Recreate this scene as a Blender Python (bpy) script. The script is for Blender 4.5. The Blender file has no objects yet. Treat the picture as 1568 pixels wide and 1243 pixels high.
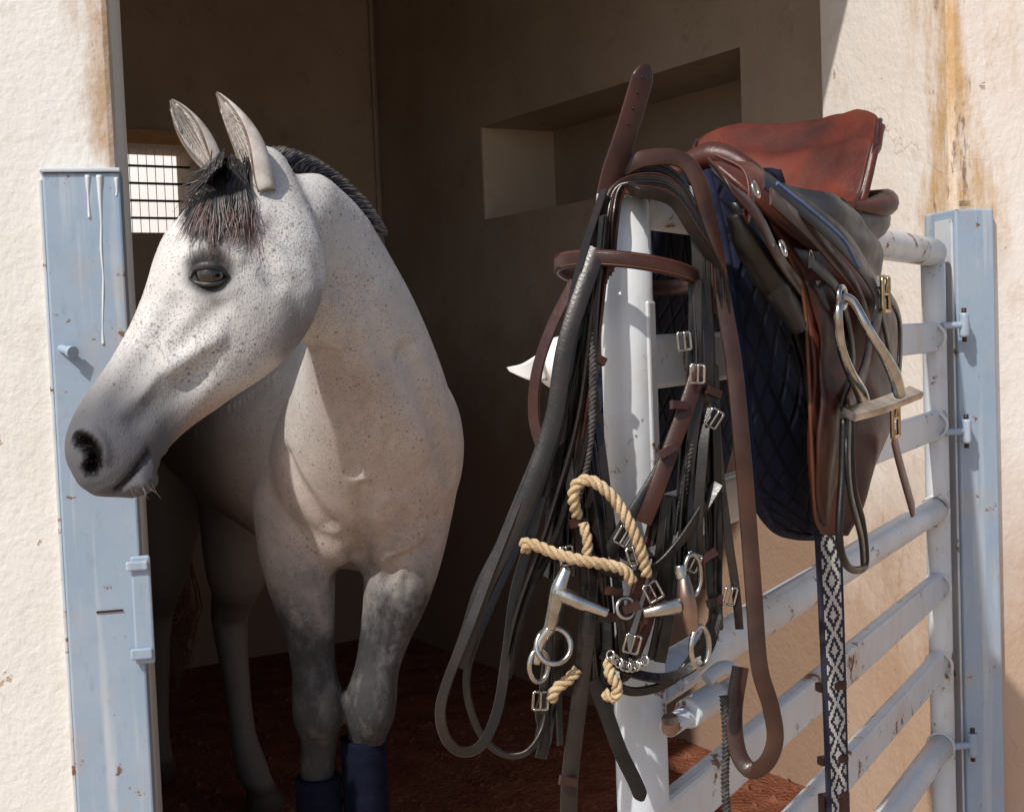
import bpy, bmesh, math, random
import numpy as np
from mathutils import Vector, Matrix, noise as mnoise
from mathutils.bvhtree import BVHTree
random.seed(7); np.random.seed(7)
V=Vector
scene=bpy.context.scene
# ------------------------------------------------------------------ camera calibration
F=2000.0; CAMH=1.35; PITCH=math.radians(3.0); ROLL=math.radians(2.2)
C0=V((0,0,CAMH))
FW=V((0,math.cos(PITCH),-math.sin(PITCH))); R0=V((1,0,0)); U0=V((0,math.sin(PITCH),math.cos(PITCH)))
RR=math.cos(ROLL)*R0-math.sin(ROLL)*U0; UU=math.sin(ROLL)*R0+math.cos(ROLL)*U0
def ray(u,v): return FW+RR*((u-784)/F)+UU*((621-v)/F)
def W(u,v,y):
    r=ray(u,v); return C0+r*(y/r.y)
def onplane(u,v,p,n):
    r=ray(u,v); return C0+r*((p-C0).dot(n)/r.dot(n))
cam=bpy.data.cameras.new("camera"); cam.sensor_width=36; cam.lens=36*F/1568; cam.clip_end=500; cam.clip_start=.05
co=bpy.data.objects.new("camera",cam); scene.collection.objects.link(co)
M=Matrix((RR,UU,-FW)).transposed().to_4x4(); M.translation=C0; co.matrix_world=M; scene.camera=co
# ------------------------------------------------------------------ materials
def newmat(name):
    m=bpy.data.materials.new(name); m.use_nodes=True; nt=m.node_tree
    return m,nt,nt.nodes["Principled BSDF"]
def N(nt,t,**k):
    n=nt.nodes.new(t)
    for a,b in k.items():
        if a in n.inputs.keys(): n.inputs[a].default_value=b
        else: setattr(n,a,b)
    return n
def texco(nt,scale=(1,1,1),kind='Object'):
    t=N(nt,'ShaderNodeTexCoord'); mp=N(nt,'ShaderNodeMapping'); mp.inputs['Scale'].default_value=scale
    nt.links.new(t.outputs[kind],mp.inputs['Vector']); return mp.outputs['Vector']
def noise(nt,vec,scale,detail=4,rough=.55):
    n=N(nt,'ShaderNodeTexNoise'); n.inputs['Scale'].default_value=scale; n.inputs['Detail'].default_value=detail; n.inputs['Roughness'].default_value=rough
    nt.links.new(vec,n.inputs['Vector']); return n.outputs['Fac']
def rng(nt,val,a,b,c=0,d=1):
    n=N(nt,'ShaderNodeMapRange'); nt.links.new(val,n.inputs['Value'])
    n.inputs['From Min'].default_value=a;n.inputs['From Max'].default_value=b;n.inputs['To Min'].default_value=c;n.inputs['To Max'].default_value=d
    return n.outputs['Result']
def mixc(nt,fac,a,b):
    n=N(nt,'ShaderNodeMix',data_type='RGBA')
    if isinstance(fac,float): n.inputs[0].default_value=fac
    else: nt.links.new(fac,n.inputs[0])
    for s,x in ((6,a),(7,b)):
        if isinstance(x,(tuple,list)): n.inputs[s].default_value=(*x[:3],1)
        else: nt.links.new(x,n.inputs[s])
    return n.outputs[2]
def math_(nt,op,a,b=None):
    n=N(nt,'ShaderNodeMath',operation=op)
    for i,x in enumerate((a,b)):
        if x is None: continue
        if isinstance(x,(int,float)): n.inputs[i].default_value=x
        else: nt.links.new(x,n.inputs[i])
    return n.outputs[0]
def bump(nt,bs,h,strength,dist):
    b=N(nt,'ShaderNodeBump'); b.inputs['Strength'].default_value=strength; b.inputs['Distance'].default_value=dist
    nt.links.new(h,b.inputs['Height']); nt.links.new(b.outputs[0],bs.inputs['Normal']); return b
def simple(name,c1,c2,scale=20,rough=.5,metal=0,bs=.3,bd=.002,bscale=200,sc=(1,1,1),spec=.5,lo=.35,hi=.65,coat=0):
    m,nt,b=newmat(name); vec=texco(nt,sc)
    f=rng(nt,noise(nt,vec,scale),lo,hi); nt.links.new(mixc(nt,f,c1,c2),b.inputs['Base Color'])
    b.inputs['Roughness'].default_value=rough; b.inputs['Metallic'].default_value=metal
    b.inputs['Specular IOR Level'].default_value=spec; b.inputs['Coat Weight'].default_value=coat
    r=rng(nt,noise(nt,vec,scale*2.3),.3,.7,rough*.8,min(1,rough*1.25)); nt.links.new(r,b.inputs['Roughness'])
    if bs>0: bump(nt,b,noise(nt,vec,bscale,2),bs,bd)
    return m
def plaster(name,c1,c2,stains=(),dirt=None,bs=.6,cracks=True):
    m,nt,b=newmat(name); vec=texco(nt)
    f=rng(nt,noise(nt,vec,2.2,6),.35,.7); col=mixc(nt,f,c1,c2)
    f2=rng(nt,noise(nt,vec,9,6,.7),.58,.74); col=mixc(nt,math_(nt,'MULTIPLY',f2,.8),col,tuple(x*y for x,y in zip(c2,(.84,.80,.74))))
    sep=N(nt,'ShaderNodeSeparateXYZ'); nt.links.new(vec,sep.inputs[0])
    vs=texco(nt,(1,1,.30))
    for (x0,y0,wd,z0,z1,amt,colr) in stains:
        dx=math_(nt,'SUBTRACT',sep.outputs[0],x0); dy=math_(nt,'SUBTRACT',sep.outputs[1],y0)
        d=math_(nt,'SQRT',math_(nt,'ADD',math_(nt,'MULTIPLY',dx,dx),math_(nt,'MULTIPLY',dy,dy)))
        near=rng(nt,d,wd,0.0); zz=math_(nt,'MULTIPLY',rng(nt,sep.outputs[2],z0,z0+.12),rng(nt,sep.outputs[2],z1,z1-.3))
        ns=noise(nt,vs,11,8,.72)
        k=rng(nt,math_(nt,'ADD',ns,math_(nt,'MULTIPLY',near,.30)),.60,.82)
        k=math_(nt,'MULTIPLY',math_(nt,'MULTIPLY',k,zz),math_(nt,'MULTIPLY',rng(nt,near,0,.5),amt))
        col=mixc(nt,k,col,colr)
        k2=math_(nt,'MULTIPLY',math_(nt,'MULTIPLY',rng(nt,math_(nt,'ADD',noise(nt,vs,26,6,.7),math_(nt,'MULTIPLY',near,.25)),.78,.86),zz),rng(nt,near,.3,.7))
        col=mixc(nt,math_(nt,'MULTIPLY',k2,.8),col,(.16,.08,.045))
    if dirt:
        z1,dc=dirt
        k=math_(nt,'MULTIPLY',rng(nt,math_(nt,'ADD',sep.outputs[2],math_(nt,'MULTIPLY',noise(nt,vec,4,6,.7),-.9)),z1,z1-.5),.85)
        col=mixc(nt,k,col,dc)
    h=math_(nt,'ADD',noise(nt,vec,70,4,.6),math_(nt,'MULTIPLY',noise(nt,vec,12,3),1.6))
    if cracks:
        vo=N(nt,'ShaderNodeTexVoronoi',feature='DISTANCE_TO_EDGE'); vo.inputs['Scale'].default_value=1.9
        nv=N(nt,'ShaderNodeTexNoise'); nv.inputs['Scale'].default_value=9; nv.inputs['Detail'].default_value=6; nt.links.new(vec,nv.inputs['Vector'])
        mx=N(nt,'ShaderNodeMix',data_type='RGBA'); mx.inputs[0].default_value=.18; nt.links.new(vec,mx.inputs[6]); nt.links.new(nv.outputs['Color'],mx.inputs[7]); nt.links.new(mx.outputs[2],vo.inputs['Vector'])
        ck=math_(nt,'MULTIPLY',rng(nt,vo.outputs['Distance'],.0035,.0008),rng(nt,noise(nt,vec,3),.52,.60))
        col=mixc(nt,math_(nt,'MULTIPLY',ck,.45),col,(.30,.22,.15))
        chip=rng(nt,noise(nt,vec,19,5,.6),.70,.715); col=mixc(nt,math_(nt,'MULTIPLY',chip,.8),col,(.42,.29,.20)); h=math_(nt,'SUBTRACT',h,math_(nt,'MULTIPLY',chip,1.2))
    nt.links.new(col,b.inputs['Base Color']); b.inputs['Roughness'].default_value=.85; b.inputs['Specular IOR Level'].default_value=.2
    bump(nt,b,h,bs,.003); return m
def paint(name,c1,c2,rust=.6,rough=.38):
    m,nt,b=newmat(name); vec=texco(nt)
    col=mixc(nt,rng(nt,noise(nt,vec,5,5),.35,.7),c1,c2)
    st=texco(nt,(1,1,.05)); col=mixc(nt,math_(nt,'MULTIPLY',rng(nt,noise(nt,st,40,3),.56,.75),.4),col,(.66,.66,.64))
    col=mixc(nt,math_(nt,'MULTIPLY',rng(nt,noise(nt,texco(nt,(1,1,.4)),60,6,.7),.55,.75),.35),col,tuple(x*.6 for x in c1))
    n2=noise(nt,vec,24,8,.75)
    k0=rng(nt,noise(nt,vec,7,5,.6),rust-.13,rust+.05); col=mixc(nt,math_(nt,'MULTIPLY',k0,.5),col,(.42,.33,.25))
    k=rng(nt,math_(nt,'ADD',n2,math_(nt,'MULTIPLY',k0,.12)),rust-.02,rust+.005); col=mixc(nt,k,col,(.17,.08,.045))
    nt.links.new(col,b.inputs['Base Color']); nt.links.new(rng(nt,k,0,1,rough,.85),b.inputs['Roughness'])
    bump(nt,b,math_(nt,'ADD',noise(nt,vec,30,4),math_(nt,'MULTIPLY',k,-.6)),.4,.002); return m
BLUE=paint("blue_grey_paint",(.25,.33,.43),(.31,.38,.46),.665,.45)
GPAINT=paint("pale_gate_paint",(.46,.505,.56),(.58,.60,.61),.645,.36)
LBLACK=simple("black_leather",(.004,.0033,.003),(.010,.0075,.0065),30,.36,bs=.12,bscale=350,spec=.38)
LGREY=simple("worn_dark_leather",(.007,.0048,.004),(.016,.010,.008),30,.30,bs=.12,bscale=350,spec=.45)
LPANEL=simple("saddle_panel_leather",(.018,.017,.018),(.038,.036,.037),12,.42,bs=.25,bscale=300,spec=.4)
LSTRAP=simple("brown_strap_leather",(.024,.010,.007),(.055,.024,.015),18,.34,bs=.12,bscale=350,spec=.4)
LBROWN=simple("dark_brown_leather",(.024,.008,.006),(.048,.015,.010),25,.36,bs=.15,bscale=350,spec=.4)
LRED=simple("red_brown_leather",(.036,.008,.006),(.082,.019,.010),9,.42,bs=.2,bscale=300,spec=.4)
LSEAT=simple("saddle_seat_leather",(.026,.006,.0045),(.150,.027,.013),7,.60,bs=.3,bd=.003,bscale=160,spec=.25,lo=.34,hi=.70)
LTAN=simple("tan_leather",(.08,.028,.015),(.13,.048,.025),20,.45,bs=.2,bscale=300)
STEEL=simple("stained_steel",(.55,.53,.50),(.30,.28,.25),40,.22,1,bs=.15,bscale=150)
BRASS=simple("brass",(.50,.38,.22),(.32,.23,.13),40,.30,1,bs=.1)
COPPER=simple("copper",(.34,.24,.20),(.22,.15,.12),40,.35,1,bs=.1)
ROPE=simple("straw_rope",(.38,.27,.155),(.52,.40,.25),60,.8,bs=.8,bscale=500,spec=.2)
CORD=simple("braided_cord",(.03,.028,.028),(.09,.08,.075),90,.7,bs=.8,bscale=500,spec=.2)
WRAP=simple("navy_leg_wrap",(.003,.0045,.012),(.005,.007,.018),30,.9,bs=.7,bscale=260,spec=.1)
HAIR=simple("black_hair",(.010,.009,.010),(.026,.021,.021),60,.45,bs=0,spec=.5)
HAIRM=simple("grey_hair",(.10,.09,.09),(.24,.22,.21),60,.5,bs=0)
HAIRW=simple("white_hair",(.42,.39,.37),(.52,.49,.47),60,.5,bs=0)
HAIRR=simple("chestnut_hair",(.055,.024,.018),(.10,.045,.035),60,.5,bs=0)
HAIRT=simple("tail_hair",(.09,.04,.025),(.16,.075,.04),60,.5,bs=0)
EYE=simple("eye_surface",(.004,.003,.004),(.012,.008,.006),40,.04,bs=0,coat=1)
LID=simple("eyelid_skin",(.022,.02,.021),(.045,.04,.04),90,.5,bs=.4,bscale=300)
WHITE=simple("white_shell",(.80,.80,.78),(.72,.72,.70),8,.35,bs=.05)
NAVYB=simple("pad_binding",(.006,.008,.022),(.009,.012,.034),40,.8,bs=.5,bscale=500,spec=.2)
RUSTW=simple("bare_wood",(.62,.36,.17),(.50,.27,.12),14,.7,sc=(1,1,8),bs=.5)
DRIP=simple("white_paint_drip",(.62,.64,.64),(.54,.58,.60),30,.4,bs=.1)
# ------------------------------------------------------------------ mesh helpers
def empty(name):
    o=bpy.data.objects.new(name,None); o.empty_display_size=.1; scene.collection.objects.link(o); return o
def mkobj(name,vs,fs,mat,parent=None,smooth=True,uvs=None):
    me=bpy.data.meshes.new(name); me.from_pydata([tuple(v) for v in vs],[],fs); me.update()
    bm=bmesh.new(); bm.from_mesh(me); bmesh.ops.recalc_face_normals(bm,faces=bm.faces); bm.to_mesh(me); bm.free()
    if smooth:
        me.polygons.foreach_set('use_smooth',[True]*len(me.polygons))
    if uvs is not None:
        l=me.uv_layers.new(name='UVMap')
        for lp in me.loops: l.data[lp.index].uv=uvs[lp.vertex_index]
    o=bpy.data.objects.new(name,me); scene.collection.objects.link(o)
    if isinstance(mat,(list,tuple)):
        for m in mat: me.materials.append(m)
    elif mat: me.materials.append(mat)
    if parent: o.parent=parent
    return o
def cat(pts,res=8):
    P=[np.array(p,dtype=float) for p in pts]
    if len(P)<3:
        return [P[0]+(P[1]-P[0])*i/res for i in range(res+1)]
    P=[2*P[0]-P[1]]+P+[2*P[-1]-P[-2]]; out=[]
    for i in range(1,len(P)-2):
        a,b,c,d=P[i-1],P[i],P[i+1],P[i+2]
        for k in range(res):
            t=k/res
            out.append(.5*((2*b)+(-a+c)*t+(2*a-5*b+4*c-d)*t*t+(-a+3*b-3*c+d)*t**3))
    out.append(P[-2]); return out
def frames(path,ref):
    T=[]
    n=len(path)
    for i in range(n):
        a=path[max(0,i-1)];b=path[min(n-1,i+1)]; t=V(b[:3])-V(a[:3])
        T.append(t.normalized() if t.length>1e-9 else V((0,0,1)))
    out=[]; prev=None
    for i in range(n):
        r=V(ref)
        nn=r-T[i]*r.dot(T[i])
        if nn.length<.15 and prev is not None: nn=prev-T[i]*prev.dot(T[i])
        if nn.length<1e-6: nn=T[i].orthogonal()
        nn.normalize()
        prev=nn; out.append((T[i],nn,T[i].cross(nn)))
    return out
def sweep(path,prof,ref=(0.1,-1,.15),twist=0,closed_caps=True):
    fr=frames(path,ref); vs=[];fs=[];n=len(path);m=None
    for i,(T,Nn,B) in enumerate(fr):
        tw=twist(i/(n-1)) if callable(twist) else twist
        if tw:
            R=Matrix.Rotation(tw,3,T); Nn=R@Nn; B=R@B
        pr=prof(i/(n-1)); m=len(pr)
        for x,y in pr: vs.append(V(path[i][:3])+B*x+Nn*y)
    for i in range(n-1):
        for j in range(m):
            k=(j+1)%m; fs.append((i*m+j,i*m+k,(i+1)*m+k,(i+1)*m+j))
    fs.append(tuple(range(m))[::-1]); fs.append(tuple((n-1)*m+j for j in range(m)))
    return vs,fs
def strap(name,pts,w,mat,parent,th=.0032,ref=(.1,-1,.15),twist=0,tip=False,res=8):
    path=cat(pts,res)
    def prof(t):
        ww=w
        if tip and t>.9: ww=w*max(.25,1-((t-.9)/.1)**2*.75)
        a=ww/2;b=th/2
        return [(-a,-b*.4),(-a*.88,-b),(a*.88,-b),(a,-b*.4),(a,b*.4),(a*.88,b),(-a*.88,b),(-a,b*.4)]
    vs,fs=sweep(path,prof,ref,twist); o=mkobj(name,vs,fs,mat,parent)
    o.modifiers.new('w','EDGE_SPLIT').split_angle=math.radians(50)
    return o
def tube(name,pts,r,mat,parent,segs=12,res=8,ref=(.3,-1,.2),straight=False):
    path=[np.array(p) for p in pts] if straight else cat(pts,res)
    n=len(path)
    def rad(t):
        if isinstance(r,(int,float)): return r
        x=t*(len(r)-1); i=min(int(x),len(r)-2); return r[i]+(r[i+1]-r[i])*(x-i)
    vs,fs=sweep(path,lambda t:[(rad(t)*math.cos(2*math.pi*k/segs),rad(t)*math.sin(2*math.pi*k/segs)) for k in range(segs)],ref)
    o=mkobj(name,vs,fs,mat,parent)
    for p in o.data.polygons:
        if len(p.vertices)>4: p.use_smooth=False
    return o
def ring(name,c,r,th,mat,parent,nrm=(0,-1,0),sx=1,sy=1,segs=28):
    nrm=V(nrm).normalized(); a=nrm.orthogonal().normalized(); 
    up=V((0,0,1)); 
    if abs(nrm.dot(up))<.9: a=(up-nrm*up.dot(nrm)).normalized()
    b=nrm.cross(a); vs=[];fs=[];m=8
    for i in range(segs):
        t=2*math.pi*i/segs; d=a*math.cos(t)*sy+b*math.sin(t)*sx; dn=d.normalized()
        for j in range(m):
            q=2*math.pi*j/m; vs.append(V(c)+d*r+dn*th*math.cos(q)+nrm*th*math.sin(q))
    for i in range(segs):
        for j in range(m):
            fs.append((i*m+j,i*m+(j+1)%m,((i+1)%segs)*m+(j+1)%m,((i+1)%segs)*m+j))
    return mkobj(name,vs,fs,mat,parent)
def box_pts(p,mat,name,parent,bev=.003,smooth=False):
    fs=[(0,1,2,3),(4,7,6,5),(0,4,5,1),(1,5,6,2),(2,6,7,3),(3,7,4,0)]
    o=mkobj(name,p,fs,mat,parent,smooth)
    if bev:
        m=o.modifiers.new('b','BEVEL'); m.width=bev; m.segments=2
    return o
def fbox(name,o0,ax,ay,a0,a1,b0,b1,z0,z1,mat,parent,bev=.003):
    def P(a,b,z):
        q=o0+ax*a+ay*b; return V((q.x,q.y,z))
    return box_pts([P(a0,b0,z0),P(a1,b0,z0),P(a1,b1,z0),P(a0,b1,z0),P(a0,b0,z1),P(a1,b0,z1),P(a1,b1,z1),P(a0,b1,z1)],mat,name,parent,bev)
def rope(name,pts,R,parent,mat=ROPE,strands=3,pitch=.03,res=10):
    path=cat(pts,res)
    L=[0]
    for i in range(1,len(path)): L.append(L[-1]+np.linalg.norm(path[i]-path[i-1]))
    nn=max(12,int(L[-1]/.0035)); P=[np.array([np.interp(L[-1]*k/nn,L,[p[j] for p in path]) for j in range(3)]) for k in range(nn+1)]
    fr=frames(P,(.3,-1,.2)); vs=[];fs=[];m=7
    for s in range(strands):
        base=len(vs)
        for i,(T,Nn,B) in enumerate(fr):
            ang=2*math.pi*(s/strands+L[-1]*i/nn/pitch); d=Nn*math.cos(ang)+B*math.sin(ang)
            c=V(P[i])+d*R*.52
            for j in range(m):
                q=2*math.pi*j/m; vs.append(c+(Nn*math.cos(q)+B*math.sin(q))*R*.56)
        for i in range(nn):
            for j in range(m):
                fs.append((base+i*m+j,base+i*m+(j+1)%m,base+(i+1)*m+(j+1)%m,base+(i+1)*m+j))
        fs.append(tuple(base+j for j in range(m))); fs.append(tuple(base+nn*m+j for j in range(m)))
    return mkobj(name,vs,fs,mat,parent)
def ellipsoid(name,c,rx,ry,rz,mat,parent,cut=None):
    bm=bmesh.new(); bmesh.ops.create_uvsphere(bm,u_segments=28,v_segments=18,radius=1)
    for v in bm.verts: v.co=V(c)+V((v.co.x*rx,v.co.y*ry,v.co.z*rz))
    me=bpy.data.meshes.new(name); bm.to_mesh(me); bm.free(); me.materials.append(mat)
    me.polygons.foreach_set('use_smooth',[True]*len(me.polygons))
    o=bpy.data.objects.new(name,me); scene.collection.objects.link(o); o.parent=parent; return o
def patch(name,L,R,mat,parent,nu=20,nv=30,th=.006,bulge=0,bn=None,mid=None,wav=0):
    Lp=cat(L,6);Rp=cat(R,6)
    def rs(P,k,n):
        x=k/n*(len(P)-1); i=min(int(x),len(P)-2); return V(P[i])*(1-(x-i))+V(P[i+1])*(x-i)
    vs=[];uv=[];fs=[]
    LL=sum((V(Lp[k+1])-V(Lp[k])).length for k in range(len(Lp)-1))
    for i in range(nv+1):
        a=rs(Lp,i,nv);b=rs(Rp,i,nv)
        for j in range(nu+1):
            t=j/nu; p=a*(1-t)+b*t
            if bulge: p=p+V(bn)*(bulge*math.sin(math.pi*t)+wav*mnoise.noise(V((t*3,i/nv*5,bulge*50))))
            vs.append(p); uv.append(((b-a).length*t,i/nv*LL))
    for i in range(nv):
        for j in range(nu):
            q=i*(nu+1)+j; fs.append((q,q+1,q+nu+2,q+nu+1))
    o=mkobj(name,vs,fs,mat,parent,True,uv)
    m=o.modifiers.new('s','SOLIDIFY'); m.thickness=th; m.offset=0
    return o
# ------------------------------------------------------------------ stable building
A0=W(192,500,2.35); A0.z=0
B0=W(1462,500,2.75); B0.z=0
DA=(B0-A0).normalized(); DB=V((-DA.y,DA.x,0)); OW=(B0-A0).length; TH=.57
stains_l=[(A0.x,A0.y,.11,1.60,3.0,.9,(.40,.26,.15))]
stains_r=[(B0.x,B0.y,.22,1.42,3.0,.95,(.50,.32,.15)),(B0.x+.05,B0.y,.22,-.5,.6,.7,(.42,.22,.12)),(B0.x+.25,B0.y+.05,.2,.5,1.0,.5,(.45,.30,.22)),(B0.x-.05,B0.y+.25,.35,.2,1.0,.6,(.42,.27,.17))]
PL=plaster("left_plaster",(.72,.71,.68),(.67,.65,.605),stains_l,bs=.7)
PR=plaster("right_plaster",(.75,.705,.655),(.71,.64,.58),stains_r,dirt=(.66,(.42,.28,.19)),bs=.6)
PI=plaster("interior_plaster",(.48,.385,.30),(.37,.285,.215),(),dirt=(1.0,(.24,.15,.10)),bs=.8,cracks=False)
PNI=plaster("lit_niche_plaster",(.66,.55,.43),(.56,.46,.36),(),bs=.8,cracks=False)  # paler than the interior plaster: door light on the reveal put into the colour
ROOF=simple("roof_underside",(.26,.22,.19),(.32,.28,.24),6,.9)
bld=empty("stable_building")
ZT=3.2; ZL=2.80
def wallbox(name,a0,a1,z0,z1,m,b0=0,b1=TH,bev=.012): return fbox(name,A0,DA,DB,a0,a1,b0,b1,z0,z1,m,bld,bev)
wallbox("front_wall_left",-3.2,0,-.1,ZT,PL)
wallbox("front_wall_right",OW,OW+3.2,-.1,ZT,PR)
wallbox("lintel",0,OW,ZL,ZT,PL,.002,TH-.002,0)
CR=V((-.56,6.0,0)); dr=V((1.54,-2.5,0)).normalized(); db=V((-dr.y,dr.x,0)); 
if db.x<0: db=-db
def wa(u,v):
    p=onplane(u,v,CR,db); return (p-CR).dot(dr),p.z
a1,z1=wa(737,190); a1b,z1b=wa(738,337); a2,z2=wa(1133,78)
zb=z1b; zt=(z1+z2)/2
pr_=CR+dr*a1; q=onplane(850,260,pr_,dr); ND=max(.2,min(1.2,(q-pr_).dot(db)))
Lr=(V((1.01,3.45,0))-CR).length
def rb(name,x0,x1,y0,y1,za,zb_,m,bev=.008): return fbox(name,CR,dr,db,x0,x1,y0,y1,za,zb_,m,bld,bev)
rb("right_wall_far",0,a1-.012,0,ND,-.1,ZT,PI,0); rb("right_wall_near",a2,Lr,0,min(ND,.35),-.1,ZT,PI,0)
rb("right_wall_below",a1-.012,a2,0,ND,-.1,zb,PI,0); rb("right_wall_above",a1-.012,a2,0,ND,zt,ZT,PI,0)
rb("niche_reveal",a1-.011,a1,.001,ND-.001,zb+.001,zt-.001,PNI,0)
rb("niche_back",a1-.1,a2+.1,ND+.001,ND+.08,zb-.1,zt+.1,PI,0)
dl=V((-.8515,-.5244,0)); dlo=V((dl.y,-dl.x,0))
if dlo.y<0: dlo=-dlo
def wb(u,v):
    p=onplane(u,v,CR,dlo); return (p-CR).dot(dl),p.z
w1,wz1=wb(303,224); w2,wz2=wb(140,205); _,wz0=wb(250,356)
def bb(name,x0,x1,y0,y1,za,zb_,m,bev=0): return fbox(name,CR,dl,dlo,x0,x1,y0,y1,za,zb_,m,bld,bev)
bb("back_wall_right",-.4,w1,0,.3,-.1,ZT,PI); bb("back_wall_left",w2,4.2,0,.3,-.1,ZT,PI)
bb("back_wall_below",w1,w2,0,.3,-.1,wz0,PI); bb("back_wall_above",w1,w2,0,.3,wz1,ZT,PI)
bb("window_lintel_board",w1-.02,w2+.02,-.03,.0-.002,wz1-.004,wz1+.055,RUSTW)
for k in range(1,5): 
    z=wz0+(wz1-wz0)*k/5; bb("window_bar_h%d"%k,w1,w2,.12,.128,z-.005,z+.005,LGREY)
nb=12
for k in range(1,nb):
    x=w1+(w2-w1)*k/nb; bb("window_bar_v%d"%k,x-.0012,x+.0012,.13,.133,wz0,wz1,GPAINT)
E1=CR+dl*4.2; E2=A0+DA*(-3.0)+DB*.3
dd=(E2-E1); fbox("left_inner_wall",E1,dd.normalized(),V((dd.y,-dd.x,0)).normalized(),0,dd.length,-.15,.15,-.1,ZT,PI,bld,0)
rp=[A0+DA*-3.4,A0+DA*(OW+3.2),V((3.2,7.2,0)),V((-5,7.2,0))]
box_pts([V((p.x,p.y,ZT)) for p in rp]+[V((p.x,p.y,ZT+.2)) for p in rp],ROOF,"roof_slab",bld,0)
tube("corner_conduit",[tuple(CR+V((-.01,-.03,.0))),tuple(CR+V((-.01,-.03,ZT)))],.008,PI,bld,8)
GM=simple("dusty_ground",(.36,.26,.18),(.45,.34,.25),3,.95,bs=.6,bd=.01,bscale=40)
FM=simple("red_earth_floor",(.13,.045,.027),(.20,.078,.046),9,1.0,bs=1.0,bd=.02,bscale=60,spec=.05)
mkobj("ground",[(-150,-150,0),(150,-150,0),(150,150,0),(-150,150,0)],[(0,1,2,3)],GM,None,False)
fp=[A0+DA*-3+DB*.3,A0+DB*.02,B0+DB*.02,B0+DA*.3+DB*.5,V((1.4,6.5,0)),V((-4.4,6.5,0))]
mkobj("stable_floor",[(p.x,p.y,.004) for p in fp],[tuple(range(6))],FM,None,False)
random.seed(11); vs=[];fs=[]
for k in range(3200):
    x=random.uniform(-1.3,1.0); y=random.uniform(2.7,5.6); s=random.uniform(.003,.012)*(1 if random.random()<.9 else 1.8); b0=len(vs); a=random.random()*3
    for (i,j,kk) in ((-1,-.6,0),(1,-.7,0),(.8,.8,0),(-.7,.9,0),(0,0,1.0)): vs.append((x+s*(i*math.cos(a)-j*math.sin(a)),y+s*(i*math.sin(a)+j*math.cos(a)),.003+s*kk*.9))
    for t in ((0,1,4),(1,2,4),(2,3,4),(3,0,4)): fs.append(tuple(b0+i for i in t))
mkobj("loose_earth_clods",vs,fs,FM,None,False)
YW=simple("whitewash",(.90,.90,.88),(.86,.85,.82),2,.9)
yw=empty("added_backdrop_wall");  # invented white wall, added so the window opening looks bright
box_pts([V((-9,9,0)),V((3,11,0)),V((3,11.3,0)),V((-9,9.3,0)),V((-9,9,4.2)),V((3,11,4.2)),V((3,11.3,4.2)),V((-9,9.3,4.2))],YW,"wall_body",yw,.02)
box_pts([V((-9,8.95,4.2)),V((3,10.95,4.2)),V((3,11.35,4.2)),V((-9,9.35,4.2)),V((-9,8.95,4.3)),V((3,10.95,4.3)),V((3,11.35,4.3)),V((-9,9.35,4.3))],YW,"coping",yw,.02)
fl=empty("steel_door_frame"); zl=W(140,265,2.33).z
fbox("jamb_channel",A0,DA,DB,-.126,.005,-.018,.10,0,zl,BLUE,fl,.004)
fbox("white_edge",A0,DA,DB,-.133,-.1265,-.012,.02,0,zl-.01,GPAINT,fl,.002)
z_a=W(212,1015,2.33).z; z_b=W(212,850,2.33).z
fbox("latch_plate",A0,DA,DB,-.012,.022,-.028,-.0185,z_a,z_b,BLUE,fl,.004)
fbox("latch_strip",A0,DA,DB,-.02,.018,-.036,-.0285,z_a+.01,z_a+.03,BLUE,fl,.003)
fbox("latch_strip_top",A0,DA,DB,-.02,.018,-.036,-.0285,z_b-.025,z_b-.008,BLUE,fl,.003)
fbox("top_lip",A0,DA,DB,-.13,.006,-.024,.1,zl+.001,zl+.008,GPAINT,fl,.002)
def drip(nm,pts,rr):
    tube(nm,[tuple(onplane(u,v,A0-DB*.0175,DB)) for u,v in pts],rr,DRIP,fl,8)
drip("paint_drip_a",[(152,268),(153,300),(155,340),(155,380),(158,420),(158,450),(157,500),(158,527)],[.006,.0035,.0018,.0026,.0015,.0024,.0013,.003])
drip("paint_drip_b",[(134,268),(135,300),(137,334)],[.005,.0016,.003]); 
drip("paint_drip_c",[(178,272),(179,290),(178,300)],[.004,.002,.002])
fbox("rust_slot",A0,DA,DB,-.075,-.03,-.0205,-.0185,W(180,934,2.33).z,W(180,931,2.33).z,LBROWN,fl,0)
frr=empty("steel_door_frame"); zr=W(1490,320,2.75).z
fbox("jamb_channel",A0,DA,DB,OW-.006,OW+.085,-.02,.10,0,zr,BLUE,frr,.004)
fbox("jamb_stop",A0,DA,DB,OW-.012,OW-.0065,-.012,.05,0,zr-.02,GPAINT,frr,.001)
fbox("bare_top",A0,DA,DB,OW+.01,OW+.05,.0,.04,zr+.001,zr+.025,PR,frr,.006)
anchor=empty("wall_anchor")
ap=onplane(88,528,A0,DB)
ellipsoid("hole",ap+DB*.002,.020,.006,.016,LBLACK,anchor)
tube("pin",[ap-DB*.004+V((.0,0,-.004)),ap-DB*.03+V((.025,0,-.012))],.008,BLUE,anchor)
tube("pin_head",[ap-DB*.028+V((.024,0,-.012)),ap-DB*.036+V((.03,0,-.014))],.011,BLUE,anchor)
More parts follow.
